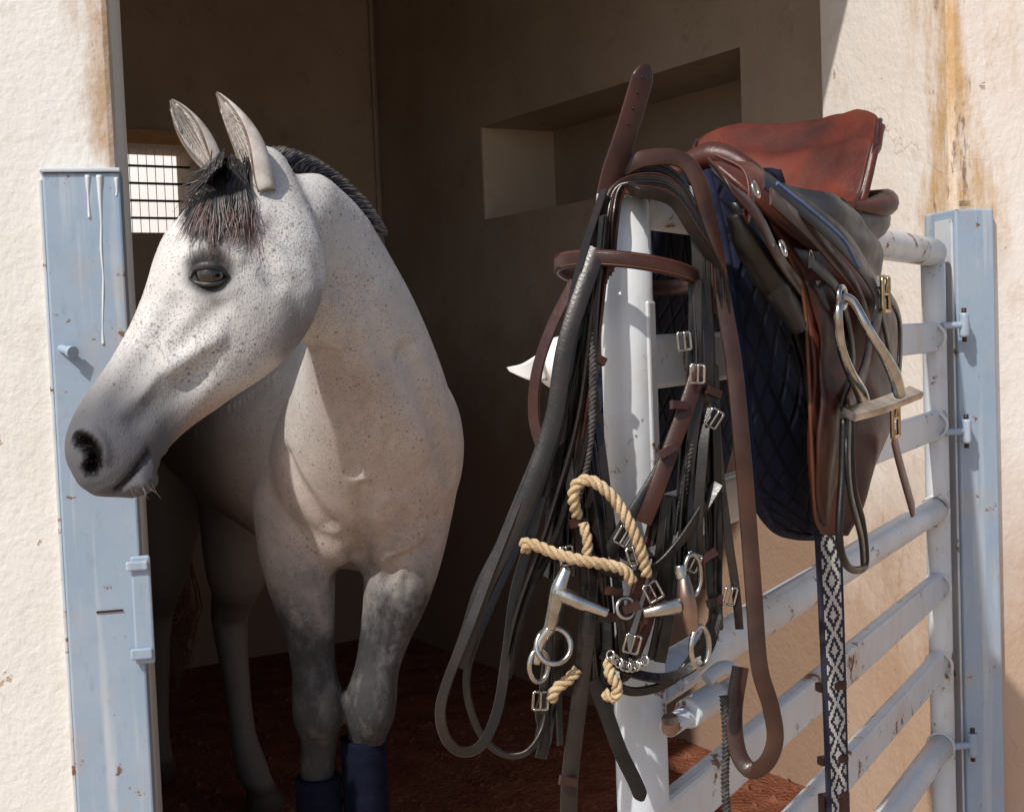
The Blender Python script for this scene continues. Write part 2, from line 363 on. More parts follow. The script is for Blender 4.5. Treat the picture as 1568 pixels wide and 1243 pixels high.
# ------------------------------------------------------------------ gate
gate=empty("metal_gate")
P0=W(957,400,1.40); P1=W(1428,390,2.72); P0.z=P1.z=0
GD=(P1-P0).normalized(); GN=V((GD.y,-GD.x,0)); GL=(P1-P0).length
ZR=1.492
def gp(u,v,off=0): return onplane(u,v,P0+GN*off,GN)
def gz(p,z): return V((p.x,p.y,z))
tube("near_upright",[gz(P0,.12),gz(P0,ZR)],.0285,GPAINT,gate,28)
ellipsoid("corner_weld",gz(P0,ZR),.0285,.0285,.0285,GPAINT,gate)
tube("top_rail",[gz(P0,ZR),gz(P1,ZR)],.0285,GPAINT,gate,24)
ellipsoid("far_corner",gz(P1,ZR),.0285,.0285,.0285,GPAINT,gate)
fbox("cover_strip",P0,GD,GN,-.010,.010,.024,.030,W(985,750,1.38).z,W(985,460,1.38).z,GPAINT,gate,.003)
tube("far_upright",[gz(P1,.12),gz(P1,ZR)],.0245,GPAINT,gate,20)
for i,(z,k) in enumerate([(1.317,1),(1.135,1),(.96,0),(.797,1),(.632,1),(.46,0),(.28,1)]):
    a=gz(P0,z)+GD*.02;b=gz(P1,z)-GD*.01
    if k: fbox("rail_%d"%i,P0,GD,GN,.025,GL-.02,-.012,.012,z-.03,z+.03,GPAINT,gate,.006)
    else: tube("rail_%d"%i,[a,b],.026,GPAINT,gate,20)
    ring("weld_bead_%d"%i,gz(P1,z)-GD*.024,.027,.0035,GPAINT,gate,nrm=tuple(GD),segs=18)
fbox("mid_stay",P0,GD,GN,.05,.085,-.02,-.013,.2,ZR-.4,GPAINT,gate,.002)
for z in (1.34,1.12,.46):
    tube("hinge_%d"%int(z*100),[gz(P1,z)-DB*.03,gz(P1,z)+DA*.06-DB*.032],.007,BLUE,gate)
    tube("hinge_knuckle_%d"%int(z*100),[gz(P1,z-.025)+DA*.05-DB*.032,gz(P1,z+.025)+DA*.05-DB*.032],.010,BLUE,gate)
    tube("hinge_pin_%d"%int(z*100),[gz(P1,z-.035)+DA*.05-DB*.032,gz(P1,z+.035)+DA*.05-DB*.032],.005,LBROWN,gate)
tube("slide_bolt",[W(1024,1112,1.345),W(1120,1050,1.46)],.011,GPAINT,gate,16)
tube("bolt_sleeve",[W(1052,1092,1.375),W(1096,1064,1.43)],.016,GPAINT,gate,16)
tube("bolt_lug",[W(1026,1116,1.345),W(1026,1100,1.335)],.009,COPPER,gate,10)
tube("bolt_handle",[W(1082,1040,1.41),W(1105,1022,1.42),W(1126,1028,1.43),W(1128,1058,1.44)],.008,GPAINT,gate,14)
# ------------------------------------------------------------------ horse
horse=empty("grey_horse")
HV=[];HF=[]
def rings_out(path,side,n,sup):
    base=len(HV); fr=frames(path,side); rings=[]
    for i,(T,B,A) in enumerate(fr): rings.append((V(path[i][:3]),T,A,B,max(.004,path[i][3]),max(.004,path[i][4])))
    c,T,A,B,a,b=rings[0]; q=min(a,b); pre=[(c-T*q*.75,T,A,B,a*.3,b*.3),(c-T*q*.45,T,A,B,a*.75,b*.75)]
    c,T,A,B,a,b=rings[-1]; q=min(a,b); post=[(c+T*q*.45,T,A,B,a*.75,b*.75),(c+T*q*.75,T,A,B,a*.3,b*.3)]
    rings=pre+rings+post; e=2/sup
    for (c,T,A,B,a,b) in rings:
        for k in range(n):
            t=2*math.pi*k/n; x=math.cos(t);y=math.sin(t)
            HV.append(c+A*a*math.copysign(abs(x)**e,x)+B*b*math.copysign(abs(y)**e,y))
    R=len(rings)
    for i in range(R-1):
        for k in range(n): HF.append((base+i*n+k,base+i*n+(k+1)%n,base+(i+1)*n+(k+1)%n,base+(i+1)*n+k))
    HF.append(tuple(base+k for k in range(n))[::-1]); HF.append(tuple(base+(R-1)*n+k for k in range(n)))
def loft(st,side,sup=2.2):
    rings_out(cat([(*W(u,v,y),a,b) for (u,v,y,a,b) in st],6),side,28,sup)
def loftw(st,side): rings_out(cat(st,6),side,28,2.0)
def S(u,v,y,a,b): return (u,v,y,a*y/2000.,b)
def blob(c,r,rot=None):
    bm=bmesh.new(); bmesh.ops.create_icosphere(bm,subdivisions=3,radius=1); base=len(HV)
    for v in bm.verts:
        q=V((v.co.x*r[0],v.co.y*r[1],v.co.z*r[2]))
        if rot: q=Matrix.Rotation(rot[0],3,rot[1])@q
        HV.append(V(c)+q)
    for f in bm.faces: HF.append(tuple(base+v.index for v in f.verts))
    bm.free()
SH=V((.36,-.93,0.02))
loft([S(400,258,2.27,46,.055),S(388,330,2.23,92,.088),S(376,404,2.18,126,.092),S(340,474,2.14,124,.084),S(283,545,2.10,97,.068),
      S(226,608,2.06,78,.058),S(184,660,2.03,73,.053),S(168,698,2.01,69,.051),S(163,727,2.0,53,.044)],SH,sup=2.35)
loft([S(440,335,2.28,96,.062),S(490,405,2.38,110,.075),S(553,494,2.50,93,.088),S(566,600,2.64,122,.14),S(562,700,2.82,148,.19),S(560,780,2.92,115,.16)],V((.45,-.88,.1)),sup=2.1)
loftw([(-.30,2.74,1.05,.15,.13),(-.33,2.87,1.09,.25,.205),(-.42,3.05,1.13,.31,.235),(-.55,3.35,1.14,.30,.27),(-.70,3.65,1.16,.29,.28),(-.84,3.92,1.20,.27,.27),(-.93,4.10,1.22,.2,.2)],V((.9,.42,0)))
def leg(st): 
    loftw([ (*(W(u,v,y) if z is None else V((u,y,z))),r*1.1,r) for (u,v,y,z,r) in st],V((1,.2,0)))
leg([(458,755,2.88,None,.105),(457,835,2.83,None,.090),(463,900,2.80,None,.073),(474,965,2.79,None,.057),(480,1020,2.78,None,.048),(485,1060,2.77,None,.054),(487,1095,2.77,None,.054),(489,1130,2.79,None,.041),(488,1220,2.80,None,.036),(-.415,0,2.79,.18,.044),(-.415,0,2.75,.09,.040),(-.415,0,2.73,.02,.060)])
leg([(628,750,2.90,None,.105),(618,840,2.85,None,.090),(606,912,2.82,None,.073),(590,970,2.81,None,.057),(578,1020,2.80,None,.049),(570,1060,2.79,None,.055),(566,1092,2.79,None,.054),(562,1130,2.81,None,.041),(557,1220,2.82,None,.036),(-.315,0,2.81,.18,.044),(-.315,0,2.77,.09,.040),(-.315,0,2.75,.02,.060)])
leg([(-.78,0,3.90,1.12,.18),(366,845,3.74,None,.105),(360,900,3.82,None,.07),(352,945,3.90,None,.056),(362,1040,3.87,None,.040),(372,1120,3.84,None,.038),(385,1172,3.80,None,.046),(398,1203,3.76,None,.042),(407,1232,3.73,None,.060)])
leg([(-1.05,0,4.0,1.12,.17),(248,855,3.98,None,.09),(240,940,4.10,None,.052),(240,1060,4.08,None,.038),(243,1140,4.05,None,.038),(247,1185,4.0,None,.05)])
blob(W(650,680,2.92),(.09,.14,.17)); blob(W(470,700,2.88),(.10,.13,.17))
blob(W(515,790,2.77),(.078,.07,.11)); blob(W(600,795,2.77),(.078,.07,.11))
blob(W(425,455,2.165),(.070,.05,.074))
blob(W(605,640,2.68),(.10,.09,.16),(.2,'Y'))
blob(W(146,688,1.985),(.033,.030,.045)); blob(W(200,735,2.01),(.044,.038,.028))
me=bpy.data.meshes.new("body"); me.from_pydata([tuple(v) for v in HV],[],HF); me.update()
bm=bmesh.new(); bm.from_mesh(me); bmesh.ops.recalc_face_normals(bm,faces=bm.faces); bm.to_mesh(me); bm.free()
ho=bpy.data.objects.new("body",me); scene.collection.objects.link(ho)
md=ho.modifiers.new('r','REMESH'); md.mode='VOXEL'; md.voxel_size=.0065
md=ho.modifiers.new('s','SMOOTH'); md.factor=.5; md.iterations=10
def bake(o):
    dg=bpy.context.evaluated_depsgraph_get(); dg.update()
    m=bpy.data.meshes.new_from_object(o.evaluated_get(dg)); o.modifiers.clear(); o.data=m; return m
me=bake(ho)
def getco(me):
    a=np.empty(len(me.vertices)*3); me.vertices.foreach_get('co',a); return a.reshape(-1,3)
co_=getco(me)
head_c=np.array(W(300,520,2.1))
dh=np.linalg.norm(co_-head_c,axis=1)
vg=ho.vertex_groups.new(name='b'); wts=np.clip((dh-.30)/.12,0,1)*np.clip((co_[:,2]-.55)/.2,0,1)
for lvl in range(1,11):
    idx=np.where(np.round(wts*10)==lvl)[0]
    if len(idx): vg.add(idx.tolist(),lvl/10,'REPLACE')
md=ho.modifiers.new('s','SMOOTH'); md.factor=.5; md.iterations=42; md.vertex_group='b'
me=bake(ho)
co_=getco(me); nr=np.empty_like(co_).ravel(); me.vertices.foreach_get('normal',nr); nr=nr.reshape(-1,3)
def bvh():
    return BVHTree.FromPolygons([V(c) for c in co_],[tuple(p.vertices) for p in me.polygons])
BV=bvh()
def hit(u,v):
    loc,n,i,d=BV.ray_cast(C0,ray(u,v).normalized())
    return (loc,n) if loc else (W(u,v,2.1),V((0,-1,0)))
def push(c,r,amt,dirv=None,sx=1):
    c=np.array(c); d=np.linalg.norm(co_-c,axis=1)/r; w=np.where(d<1,(1-d*d)**2,0)[:,None]
    co_[:]+= w*amt*(nr if dirv is None else np.array(dirv))
def line(pts,r,amt):
    P=[hit(u,v)[0] for u,v in pts]; P=np.array(cat([tuple(p) for p in P],8)); d=np.full(len(co_),9.)
    for p in P: d=np.minimum(d,np.linalg.norm(co_-p,axis=1))
    w=np.where(d<r,(1-(d/r)**2)**2,0)[:,None]; co_[:]+=w*amt*nr
    return d
eye_p,eye_n=hit(322,418)
push(eye_p,.045,-.008)
line([(285,395),(305,378),(335,376),(365,395)],.018,.007)
line([(300,450),(330,452),(360,440)],.016,.003)
line([(335,515),(300,538),(262,562)],.020,.008)
line([(300,575),(250,610),(210,640)],.03,-.008)
line([(320,560),(290,600),(260,640)],.03,-.005)
line([(270,470),(225,545),(180,610)],.03,-.007)
line([(340,470),(300,500),(270,530)],.022,-.005)
line([(385,370),(410,400),(420,430)],.03,-.008)
line([(440,430),(478,465),(480,515)],.02,-.003)
line([(250,690),(300,660),(360,618),(420,575)],.018,.005)
nos_p,nos_n=hit(133,690)
line([(122,664),(140,660),(156,676),(160,700)],.014,.006)
dn=line([(122,672),(132,678),(142,690),(144,706),(138,718)],.014,-.026)
dm=line([(178,750),(202,727),(228,692)],.010,-.009)
line([(190,766),(218,742),(240,710)],.014,.005)
line([(120,742),(155,750),(185,745)],.012,.003)
line([(505,545),(512,600),(530,660),(545,720)],.03,-.014)
line([(560,560),(600,620),(640,700)],.05,.009)
line([(560,750),(556,805),(552,850)],.03,-.016)
line([(620,540),(662,640),(690,730)],.035,-.014)
line([(440,700),(470,760),(500,800)],.035,-.010)
line([(590,655),(598,668),(594,682)],.014,-.007)
line([(590,890),(612,858),(648,835)],.022,-.011)
line([(510,890),(528,868),(536,845)],.022,-.011)
line([(640,780),(600,760),(565,790)],.03,.007)
line([(420,350),(450,380),(490,410)],.03,-.007)
line([(500,480),(495,520),(480,545)],.016,-.006)
line([(470,900),(482,960),(486,1010)],.018,-.007)
line([(600,905),(586,965),(578,1010)],.018,-.007)
line([(450,880),(458,940),(466,990)],.018,-.005)
line([(622,890),(606,950),(596,1000)],.018,-.005)
line([(300,520),(270,560),(240,575),(215,610)],.008,.0028)
line([(335,560),(300,590),(262,625)],.008,.0024)
line([(240,575),(215,560),(190,575)],.007,.002)
line([(520,530),(545,600),(560,680)],.012,.005)
line([(475,500),(468,530),(448,555)],.009,-.003)
for (u,v) in ((520,430),(560,450)): line([(u,v),(u+20,v+50),(u+25,v+100)],.03,-.005)
me.vertices.foreach_set('co',co_.ravel()); me.update()
def sm(v,a,b):
    t=np.clip((v-a)/(b-a),0,1); return t*t*(3-2*t)
COL=np.tile(np.array([.59,.58,.565]),(len(co_),1))
def mixp(m,c):
    m=np.asarray(m,dtype=float)[:,None]
    COL[:]=COL*(1-m)+np.array(c)[None,:]*m
nz=np.array([mnoise.noise(V(c)*9) for c in co_]); nz2=np.array([mnoise.noise(V(c)*30) for c in co_])
mixp(np.clip(.5+nz*.9,0,1)*.40,(.42,.40,.385))
dt=np.linalg.norm(co_-np.array(W(515,600,2.45)),axis=1); mixp(sm(dt,.16,.03)*.6,(.36,.27,.24))
mz=np.array(W(165,720,2.0)); dmz=np.linalg.norm(co_-mz,axis=1)+nz*.02
mixp(sm(dmz,.22,.09)*.94,(.065,.067,.080))
dj=np.linalg.norm(co_-np.array(W(330,650,2.1)),axis=1); mixp(sm(dj,.10,.03)*.6,(.40,.26,.21))
dck=np.linalg.norm(co_-np.array(W(465,510,2.15)),axis=1); mixp(sm(dck+nz2*.03,.11,.02)*.75,(.11,.105,.11))
de=np.linalg.norm(co_-np.array(eye_p),axis=1); mixp(sm(de+nz2*.006,.050,.026)*.95,(.025,.023,.025))
df=np.linalg.norm(co_-np.array(W(370,360,2.12)),axis=1); mixp(sm(df,.07,.02)*.4,(.36,.23,.18))
mixp(sm(dn,.019,.012),(.0015,.0012,.0012)); mixp(sm(dm,.008,.003)*.9,(.012,.01,.01))
ca=me.color_attributes.new(name='coat',type='FLOAT_COLOR',domain='POINT')
ca.data.foreach_set('color',np.hstack([np.clip(COL,0,1),np.ones((len(COL),1))]).ravel().astype(np.float32))
dark=np.maximum.reduce([sm(dmz,.20,.08),sm(de,.045,.026),sm(dn,.022,.012)])
spk=np.clip(sm(dh,.5,.2)*.5+.62,0,1.1)
sa=me.attributes.new(name='spk',type='FLOAT',domain='POINT'); sa.data.foreach_set('value',spk.astype(np.float32))
sa=me.attributes.new(name='dark',type='FLOAT',domain='POINT'); sa.data.foreach_set('value',dark.astype(np.float32))
m,nt,b=newmat("horse_coat")
at=N(nt,'ShaderNodeAttribute',attribute_name='coat'); at2=N(nt,'ShaderNodeAttribute',attribute_name='spk'); at3=N(nt,'ShaderNodeAttribute',attribute_name='dark'); vec=texco(nt)
sep=N(nt,'ShaderNodeSeparateXYZ'); nt.links.new(vec,sep.inputs[0]); X_,Y_,Z_=sep.outputs
zn=math_(nt,'ADD',Z_,math_(nt,'MULTIPLY',math_(nt,'SUBTRACT',noise(nt,vec,11,5,.65),.5),.30))
front=math_(nt,'LESS_THAN',Y_,3.2); back=math_(nt,'GREATER_THAN',Y_,3.2)
light=math_(nt,'SUBTRACT',1.0,at3.outputs['Fac'])
pink=math_(nt,'MULTIPLY',math_(nt,'MULTIPLY',rng(nt,zn,1.30,1.05),rng(nt,zn,.74,.92)),math_(nt,'MULTIPLY',math_(nt,'GREATER_THAN',Y_,2.42),.65))
c=mixc(nt,pink,at.outputs['Color'],(.48,.365,.315))
vo=N(nt,'ShaderNodeTexVoronoi'); vo.inputs['Scale'].default_value=115; nt.links.new(vec,vo.inputs['Vector'])
sc=N(nt,'ShaderNodeSeparateColor'); nt.links.new(vo.outputs['Color'],sc.inputs[0])
dens=math_(nt,'MULTIPLY',rng(nt,noise(nt,vec,9,3),.36,.66),at2.outputs['Fac'])
pick=rng(nt,math_(nt,'SUBTRACT',sc.outputs[0],math_(nt,'MULTIPLY',dens,.55)),.03,.0)
dot=math_(nt,'MULTIPLY',rng(nt,math_(nt,'ADD',vo.outputs['Distance'],math_(nt,'MULTIPLY',sc.outputs[1],.28)),.48,.24),pick)
vo2=N(nt,'ShaderNodeTexVoronoi'); vo2.inputs['Scale'].default_value=250; nt.links.new(vec,vo2.inputs['Vector'])
sc2=N(nt,'ShaderNodeSeparateColor'); nt.links.new(vo2.outputs['Color'],sc2.inputs[0])
dot2=math_(nt,'MULTIPLY',rng(nt,vo2.outputs['Distance'],.48,.2),rng(nt,math_(nt,'SUBTRACT',sc2.outputs[0],math_(nt,'MULTIPLY',dens,.95)),.03,.0))
c=mixc(nt,math_(nt,'MULTIPLY',dot,.62),c,(.08,.065,.06)); c=mixc(nt,math_(nt,'MULTIPLY',dot2,.6),c,(.12,.10,.09))
fine=noise(nt,texco(nt,(1,1,.35)),420,3)
c=mixc(nt,math_(nt,'MULTIPLY',rng(nt,fine,.48,.75,0,.30),light),c,(.20,.19,.18))
dap=math_(nt,'MULTIPLY',rng(nt,noise(nt,vec,24,2),.42,.62,0,.18),light); c=mixc(nt,dap,c,(.25,.24,.24))
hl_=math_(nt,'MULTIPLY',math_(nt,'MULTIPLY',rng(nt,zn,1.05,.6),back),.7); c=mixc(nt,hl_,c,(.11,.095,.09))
body_shade=math_(nt,'MULTIPLY',rng(nt,Y_,2.98,3.3),.68); c=mixc(nt,body_shade,c,(.12,.10,.09))  # stable shade on the barrel painted into the coat, deepening rearward
lg=math_(nt,'MULTIPLY',rng(nt,zn,1.0,.74),front)
c=mixc(nt,math_(nt,'MULTIPLY',lg,.96),c,mixc(nt,rng(nt,noise(nt,texco(nt,(1,1,.5)),34,5,.7),.48,.78),(.018,.017,.020),(.095,.088,.086)))
c=mixc(nt,rng(nt,Z_,.09,.07),c,(.07,.055,.045))
nt.links.new(c,b.inputs['Base Color']); b.inputs['Roughness'].default_value=.65; b.inputs['Specular IOR Level'].default_value=.18
bump(nt,b,math_(nt,'ADD',fine,math_(nt,'MULTIPLY',noise(nt,vec,28,3),1.2)),.42,.003)
COAT=m; me.materials.clear(); me.materials.append(COAT); me.polygons.foreach_set('use_smooth',[True]*len(me.polygons)); ho.parent=horse
me.polygons.foreach_set('material_index',[0]*len(me.polygons))
BV=bvh()
ec=eye_p-eye_n*.009
eyeo=ellipsoid("eye",ec,.0235,.0235,.0205,EYE,horse)
def surf(u,v,out=.0):
    l,n=hit(u,v); return l+n*out
def lid(name,pts,r): 
    P=[]
    for (u,v) in pts:
        d=ray(u,v).normalized(); oc=C0-ec; bq=oc.dot(d); R=.0235; disc=bq*bq-(oc.length_squared-R*R)
        P.append(C0+d*(-bq-math.sqrt(disc)) if disc>0 else surf(u,v,.0))
    tube(name,P,r,LID,horse,10)
lid("upper_lid",[(290,426),(297,413),(310,407),(326,406),(340,412),(350,424)],[.002,.0052,.0072,.0072,.005,.002])
lid("lower_lid",[(290,426),(300,432),(318,435),(335,433),(350,424)],[.002,.0035,.004,.0035,.002])
EARM,nt,b=newmat("ear_skin"); vec=texco(nt); nt.links.new(mixc(nt,rng(nt,noise(nt,vec,30),.35,.65),(.50,.47,.44),(.34,.29,.26)),b.inputs['Base Color']); b.inputs['Roughness'].default_value=.8; b.inputs['Specular IOR Level'].default_value=.15
bump(nt,b,noise(nt,texco(nt,(1,1,.3)),400),.5,.002)
RIMM=simple("ear_rim_skin",(.10,.075,.06),(.20,.16,.13),50,.8,bs=.3,spec=.2)
def ear(name,base,midp,tip,w0,openv,parent):
    path=cat([tuple(base),tuple(midp),tuple(tip)],10); n=len(path); fr=frames(path,openv); vs=[];fs=[];m=17
    for i,(T,O,Bv) in enumerate(fr):
        t=i/(n-1); w=w0*(.62+.9*t-.2*t*t)*max(.02,(1-t**2.0))**.85
        span=math.radians(175-70*t)
        for j in range(m):
            q=(j/(m-1)*2-1)*span/1.15
            vs.append(V(path[i])+(-O)*w*.8*math.cos(q)+Bv*w*math.sin(q))
    for i in range(n-1):
        for j in range(m-1): q=i*m+j; fs.append((q,q+1,q+m+1,q+m))
    o=mkobj(name,vs,fs,EARM,parent); s=o.modifiers.new('s','SOLIDIFY'); s.thickness=.004; s.offset=0
    s=o.modifiers.new('u','SUBSURF'); s.levels=1; s.render_levels=1
    for jj,nm in ((0,"_rim_a"),(m-1,"_rim_b")): tube(name+nm,[tuple(vs[i*m+jj]) for i in range(0,n)],[.0016,.0024,.0022,.0016],RIMM,parent,8,2)
    RT=[]
    for k in range(900):
        i=random.randint(0,n-5); j=random.randint(0,m-1)
        T,O,Bv=fr[i]; p=vs[i*m+j]; inw=(V(path[i])-p); 
        if inw.length>1e-6: inw.normalize()
        q=p+inw*.003; RT.append([tuple(q),tuple(q+T*.009+O*.003+inw*.003),tuple(q+T*.018+O*.003+inw*random.uniform(.002,.009))])
    return RT
def hair(name,roots,mat,w=.0022,segs=5,par=None):
    vs=[];fs=[]
    for pts in roots:
        path=cat(pts,3); fr=frames(path,(random.uniform(-.4,.4),-1,.2)); base=len(vs); n=len(path)
        for i,(T,Nn,B) in enumerate(fr):
            ww=w*(1-.85*(i/(n-1))**2)
            vs.append(V(path[i])-B*ww); vs.append(V(path[i])+B*ww)
        for i in range(n-1): fs.append((base+2*i,base+2*i+1,base+2*i+3,base+2*i+2))
    return mkobj(name,vs,fs,mat,horse)
r1=ear("ear_near",W(405,296,2.16),W(380,222,2.17),W(332,142,2.19),.035,V((-.80,-.55,.1)),horse)
r2=ear("ear_far",W(325,250,2.28),W(297,206,2.28),W(262,153,2.28),.031,V((-.45,-.85,.1)),horse)
hair("ear_fur",r1+r2,HAIRW,.0005)
crest=cat([tuple(W(*p)) for p in [(385,262,2.24),(420,248,2.28),(460,254,2.32),(500,274,2.37),(540,308,2.42),(570,345,2.47),(582,375,2.50)]],12)
R=[]
for k in range(3000):
    t=random.random()*(len(crest)-1.01); i=int(t); p=V(crest[i])*(1-(t-i))+V(crest[i+1])*(t-i); f=t/len(crest)
    tg=(V(crest[i+1])-V(crest[i])).normalized(); up=V((.35,.1,.93)); up=(up-tg*up.dot(tg)).normalized()
    L=.034*(.75+.4*random.random())*(1 if f<.85 else .7); side=random.uniform(-1,1)
    p=p+V((0,-1,0))*random.uniform(-.012,.022)-up*.012
    d=up+tg*random.uniform(.4,.8)+V((.1,-.5,0))*side*.25
    R.append([tuple(p),tuple(p+d*L*.5),tuple(p+d*L+tg*.008-V((0,0,.004)))])
hair("mane",R[:1900],HAIR,.0012); hair("mane_grey_hairs",R[1900:],HAIRM,.0010)
def lock(n,root,rr,ends,mat,name,w=.0011,f0=0,off0=.004,wild=5):
    R=[]
    for k in range(n):
        s=random.random(); e=ends; x=s*(len(e)-1); i=min(int(x),len(e)-2); fx=x-i
        u2=e[i][0]*(1-fx)+e[i+1][0]*fx+random.gauss(0,wild); v2=e[i][1]*(1-fx)+e[i+1][1]*fx+random.gauss(0,wild*2.2)
        if random.random()<.35: v2-=random.uniform(10,60)
        u=root[0]+(s-.5)*rr[0]*2+random.gauss(0,3); v=root[1]+random.gauss(0,rr[1])
        u,v=u+(u2-u)*f0,v+(v2-v)*f0
        q=random.random(); pts=[]
        for t in (0,.2,.4,.6,.8,1):
            uu=u+(u2-u)*t**1.15+4*math.sin(t*5+s*9); vv=v+(v2-v)*t
            l,nn=hit(uu,vv); off=off0+.011*q*math.sin(math.pi*min(1,t+.12))
            pts.append(tuple(l+nn*off+V((0,-.002,0))))
        if all((V(pts[i+1])-V(pts[i])).length<.08 for i in range(5)): R.append(pts)
    hair(name,R,mat,w)
lock(1900,(352,256),(22,9),[(286,348),(293,358),(306,350),(322,370),(338,348),(350,335),(366,345),(384,352)],HAIR,"forelock",.0010,wild=6)
lock(170,(352,262),(24,10),[(282,368),(300,372),(322,384),(345,375),(372,378),(394,384)],HAIRR,"forelock_tips",.0006,.5,wild=7)
lock(50,(352,262),(24,10),[(288,360),(322,385),(345,378),(388,380)],HAIRM,"forelock_grey",.0005,.3,wild=7)
R=[]
vi=np.where((dh<.75)&(dmz>.15)&(de>.05))[0]; np.random.shuffle(vi)
dirn=V((-.35,0,-.9))
for i in vi[:6000]:
    p=V(co_[i]); n_=V(nr[i]); t_=(dirn-n_*dirn.dot(n_)); 
    if t_.length<.1: continue
    t_.normalize(); L=random.uniform(.003,.005)
    R.append([tuple(p),tuple(p+t_*L*.5+n_*.0005),tuple(p+t_*L+n_*.0007)])
hair("coat_hairs",R,HAIRW,.00016)
R=[]
for k in range(700):
    p=W(272+random.gauss(0,7),815,4.25); q=W(268+random.gauss(0,14),930,4.25); e=W(265+random.gauss(0,13),1000+random.gauss(0,30),4.25+random.gauss(0,.02)); R.append([tuple(p),tuple(q),tuple(e)])
hair("tail",R,HAIRT,.003)
R=[]
for k in range(12):
    l,n=hit(random.uniform(195,235),random.uniform(735,752)); R.append([tuple(l),tuple(l+V((.004,0,-.010))),tuple(l+V((random.uniform(0,.02),0,-.020)))])
hair("whiskers",R,HAIRM,.00025)
def wrap(name,x,y0,z0,z1,r):
    n=int((z1-z0)/.012)
    pts=[(x,y0,z0+(z1-z0)*k/n) for k in range(n+1)]
    tube(name,pts,[r*(1.04 if k%4==0 else 1) for k in range(n+1)],WRAP,horse,24,1,straight=True)
q=W(488,1185,2.80); wrap("leg_wrap_a",q.x,2.79,.16,q.z,.049)
q=W(557,1125,2.82); wrap("leg_wrap_b",q.x,2.81,.16,q.z,.050)
# ------------------------------------------------------------------ saddle pad
m,nt,b=newmat("quilted_navy"); uv=N(nt,'ShaderNodeUVMap'); sp=N(nt,'ShaderNodeSeparateXYZ'); nt.links.new(uv.outputs[0],sp.inputs[0])
def tri(a): return math_(nt,'ABSOLUTE',math_(nt,'SUBTRACT',math_(nt,'FRACT',a),.5))
k=1/.036
q1=tri(math_(nt,'MULTIPLY',math_(nt,'ADD',sp.outputs[0],sp.outputs[1]),k*.75)); q2=tri(math_(nt,'MULTIPLY',math_(nt,'ADD',math_(nt,'SUBTRACT',sp.outputs[0],sp.outputs[1]),5.),k*.75))
h=math_(nt,'MULTIPLY',rng(nt,q1,.5,.32),rng(nt,q2,.5,.32))
vec=texco(nt); c=mixc(nt,h,(.004,.005,.012),(.011,.013,.030)); nt.links.new(c,b.inputs['Base Color']); b.inputs['Roughness'].default_value=.85; b.inputs['Specular IOR Level'].default_value=.15
bump(nt,b,math_(nt,'ADD',h,math_(nt,'MULTIPLY',noise(nt,vec,400),.15)),.9,.005); QUILT=m
pad=empty("saddle_pad")
def G(l): return [tuple(gp(u,v,o)) for u,v,o in l]
Lp=G([(1082,262,.04),(1098,320,.055),(1116,410,.07),(1130,510,.085),(1141,610,.095),(1149,700,.10),(1156,762,.10),(1185,806,.10)])
Rp=G([(1190,262,.05),(1215,330,.07),(1250,410,.085),(1290,510,.095),(1310,610,.10),(1310,700,.10),(1285,762,.10),(1246,818,.10)])
patch("quilted_side",Lp,Rp,QUILT,pad,24,40,.012,.012,GN,wav=.012)
tube("edge_binding",Lp+G([(1215,818,.10),(1246,820,.10)]),.006,NAVYB,pad,8)
vs=[];fs=[];uvs=[]
for i in range(13):
    s=.18+.58*i/12
    for j in range(15):
        a=math.radians(-100+200*j/14); p=P0+GD*s+GN*(math.sin(a)*.06); zz=ZR-.005+math.cos(a)*.05-max(0,abs(a)-1.4)*.15
        vs.append(V((p.x,p.y,zz))); uvs.append((s,a*.06))
for i in range(12):
    for j in range(14): q=i*15+j; fs.append((q,q+1,q+16,q+15))
o=mkobj("pad_top",vs,fs,QUILT,pad,True,uvs); o.modifiers.new('s','SOLIDIFY').thickness=.012
o=patch("off_side",[tuple(gz(P0+GD*.2-GN*.065,ZR)),tuple(gz(P0+GD*.16-GN*.11,ZR-.2)),tuple(gz(P0+GD*.12-GN*.12,ZR-.38))],[tuple(gz(P0+GD*.76-GN*.065,ZR)),tuple(gz(P0+GD*.7-GN*.11,ZR-.2)),tuple(gz(P0+GD*.55-GN*.12,ZR-.40))],QUILT,pad,12,16,.012)
# ------------------------------------------------------------------ saddle
sad=empty("leather_saddle")
def SP(s,mm,h): q=P0+GD*s+GN*mm; return V((q.x,q.y,ZR+h))
def lerp(tab,x):
    for (a,b),(c,d) in zip(tab,tab[1:]):
        if x<=c: 
            t=(x-a)/(c-a); t=t*t*(3-2*t); return b+(d-b)*t
    return tab[-1][1]
H=[(0,.074),(.08,.086),(.2,.070),(.36,.034),(.52,.018),(.64,.036),(.78,.108),(.92,.160),(1.0,.162)]
HWd=[(0,.035),(.08,.048),(.2,.058),(.38,.085),(.58,.118),(.78,.136),(.92,.134),(1,.116)]
S0=.255;SL=.38
vs=[];fs=[];ns=48;nj=32
for i in range(ns+1):
    x=i/ns; s=S0+SL*x; hc=lerp(H,x); hw=lerp(HWd,x)
    for j in range(nj+1):
        t=j/nj*2-1; m_=math.sin(t*math.pi/2*.98)*hw if x<.5 else t*hw
        pom=max(0,1-x/.45); can=max(0,(x-.55)/.45)
        z_=hc-pom*.06*abs(t)**2.2-(1-pom)*(1-can)*.026*abs(t)**3 -can*.045*abs(t)**5 + can*(1-can)*.13*t*t
        z_+=(.0030*mnoise.noise(V((x*9,t*5,1)))+.0016*mnoise.noise(V((x*26,t*14,4))))
        s_=s-can*.085*abs(t)**2.2+can*.04
        vs.append(SP(s_,m_,z_))
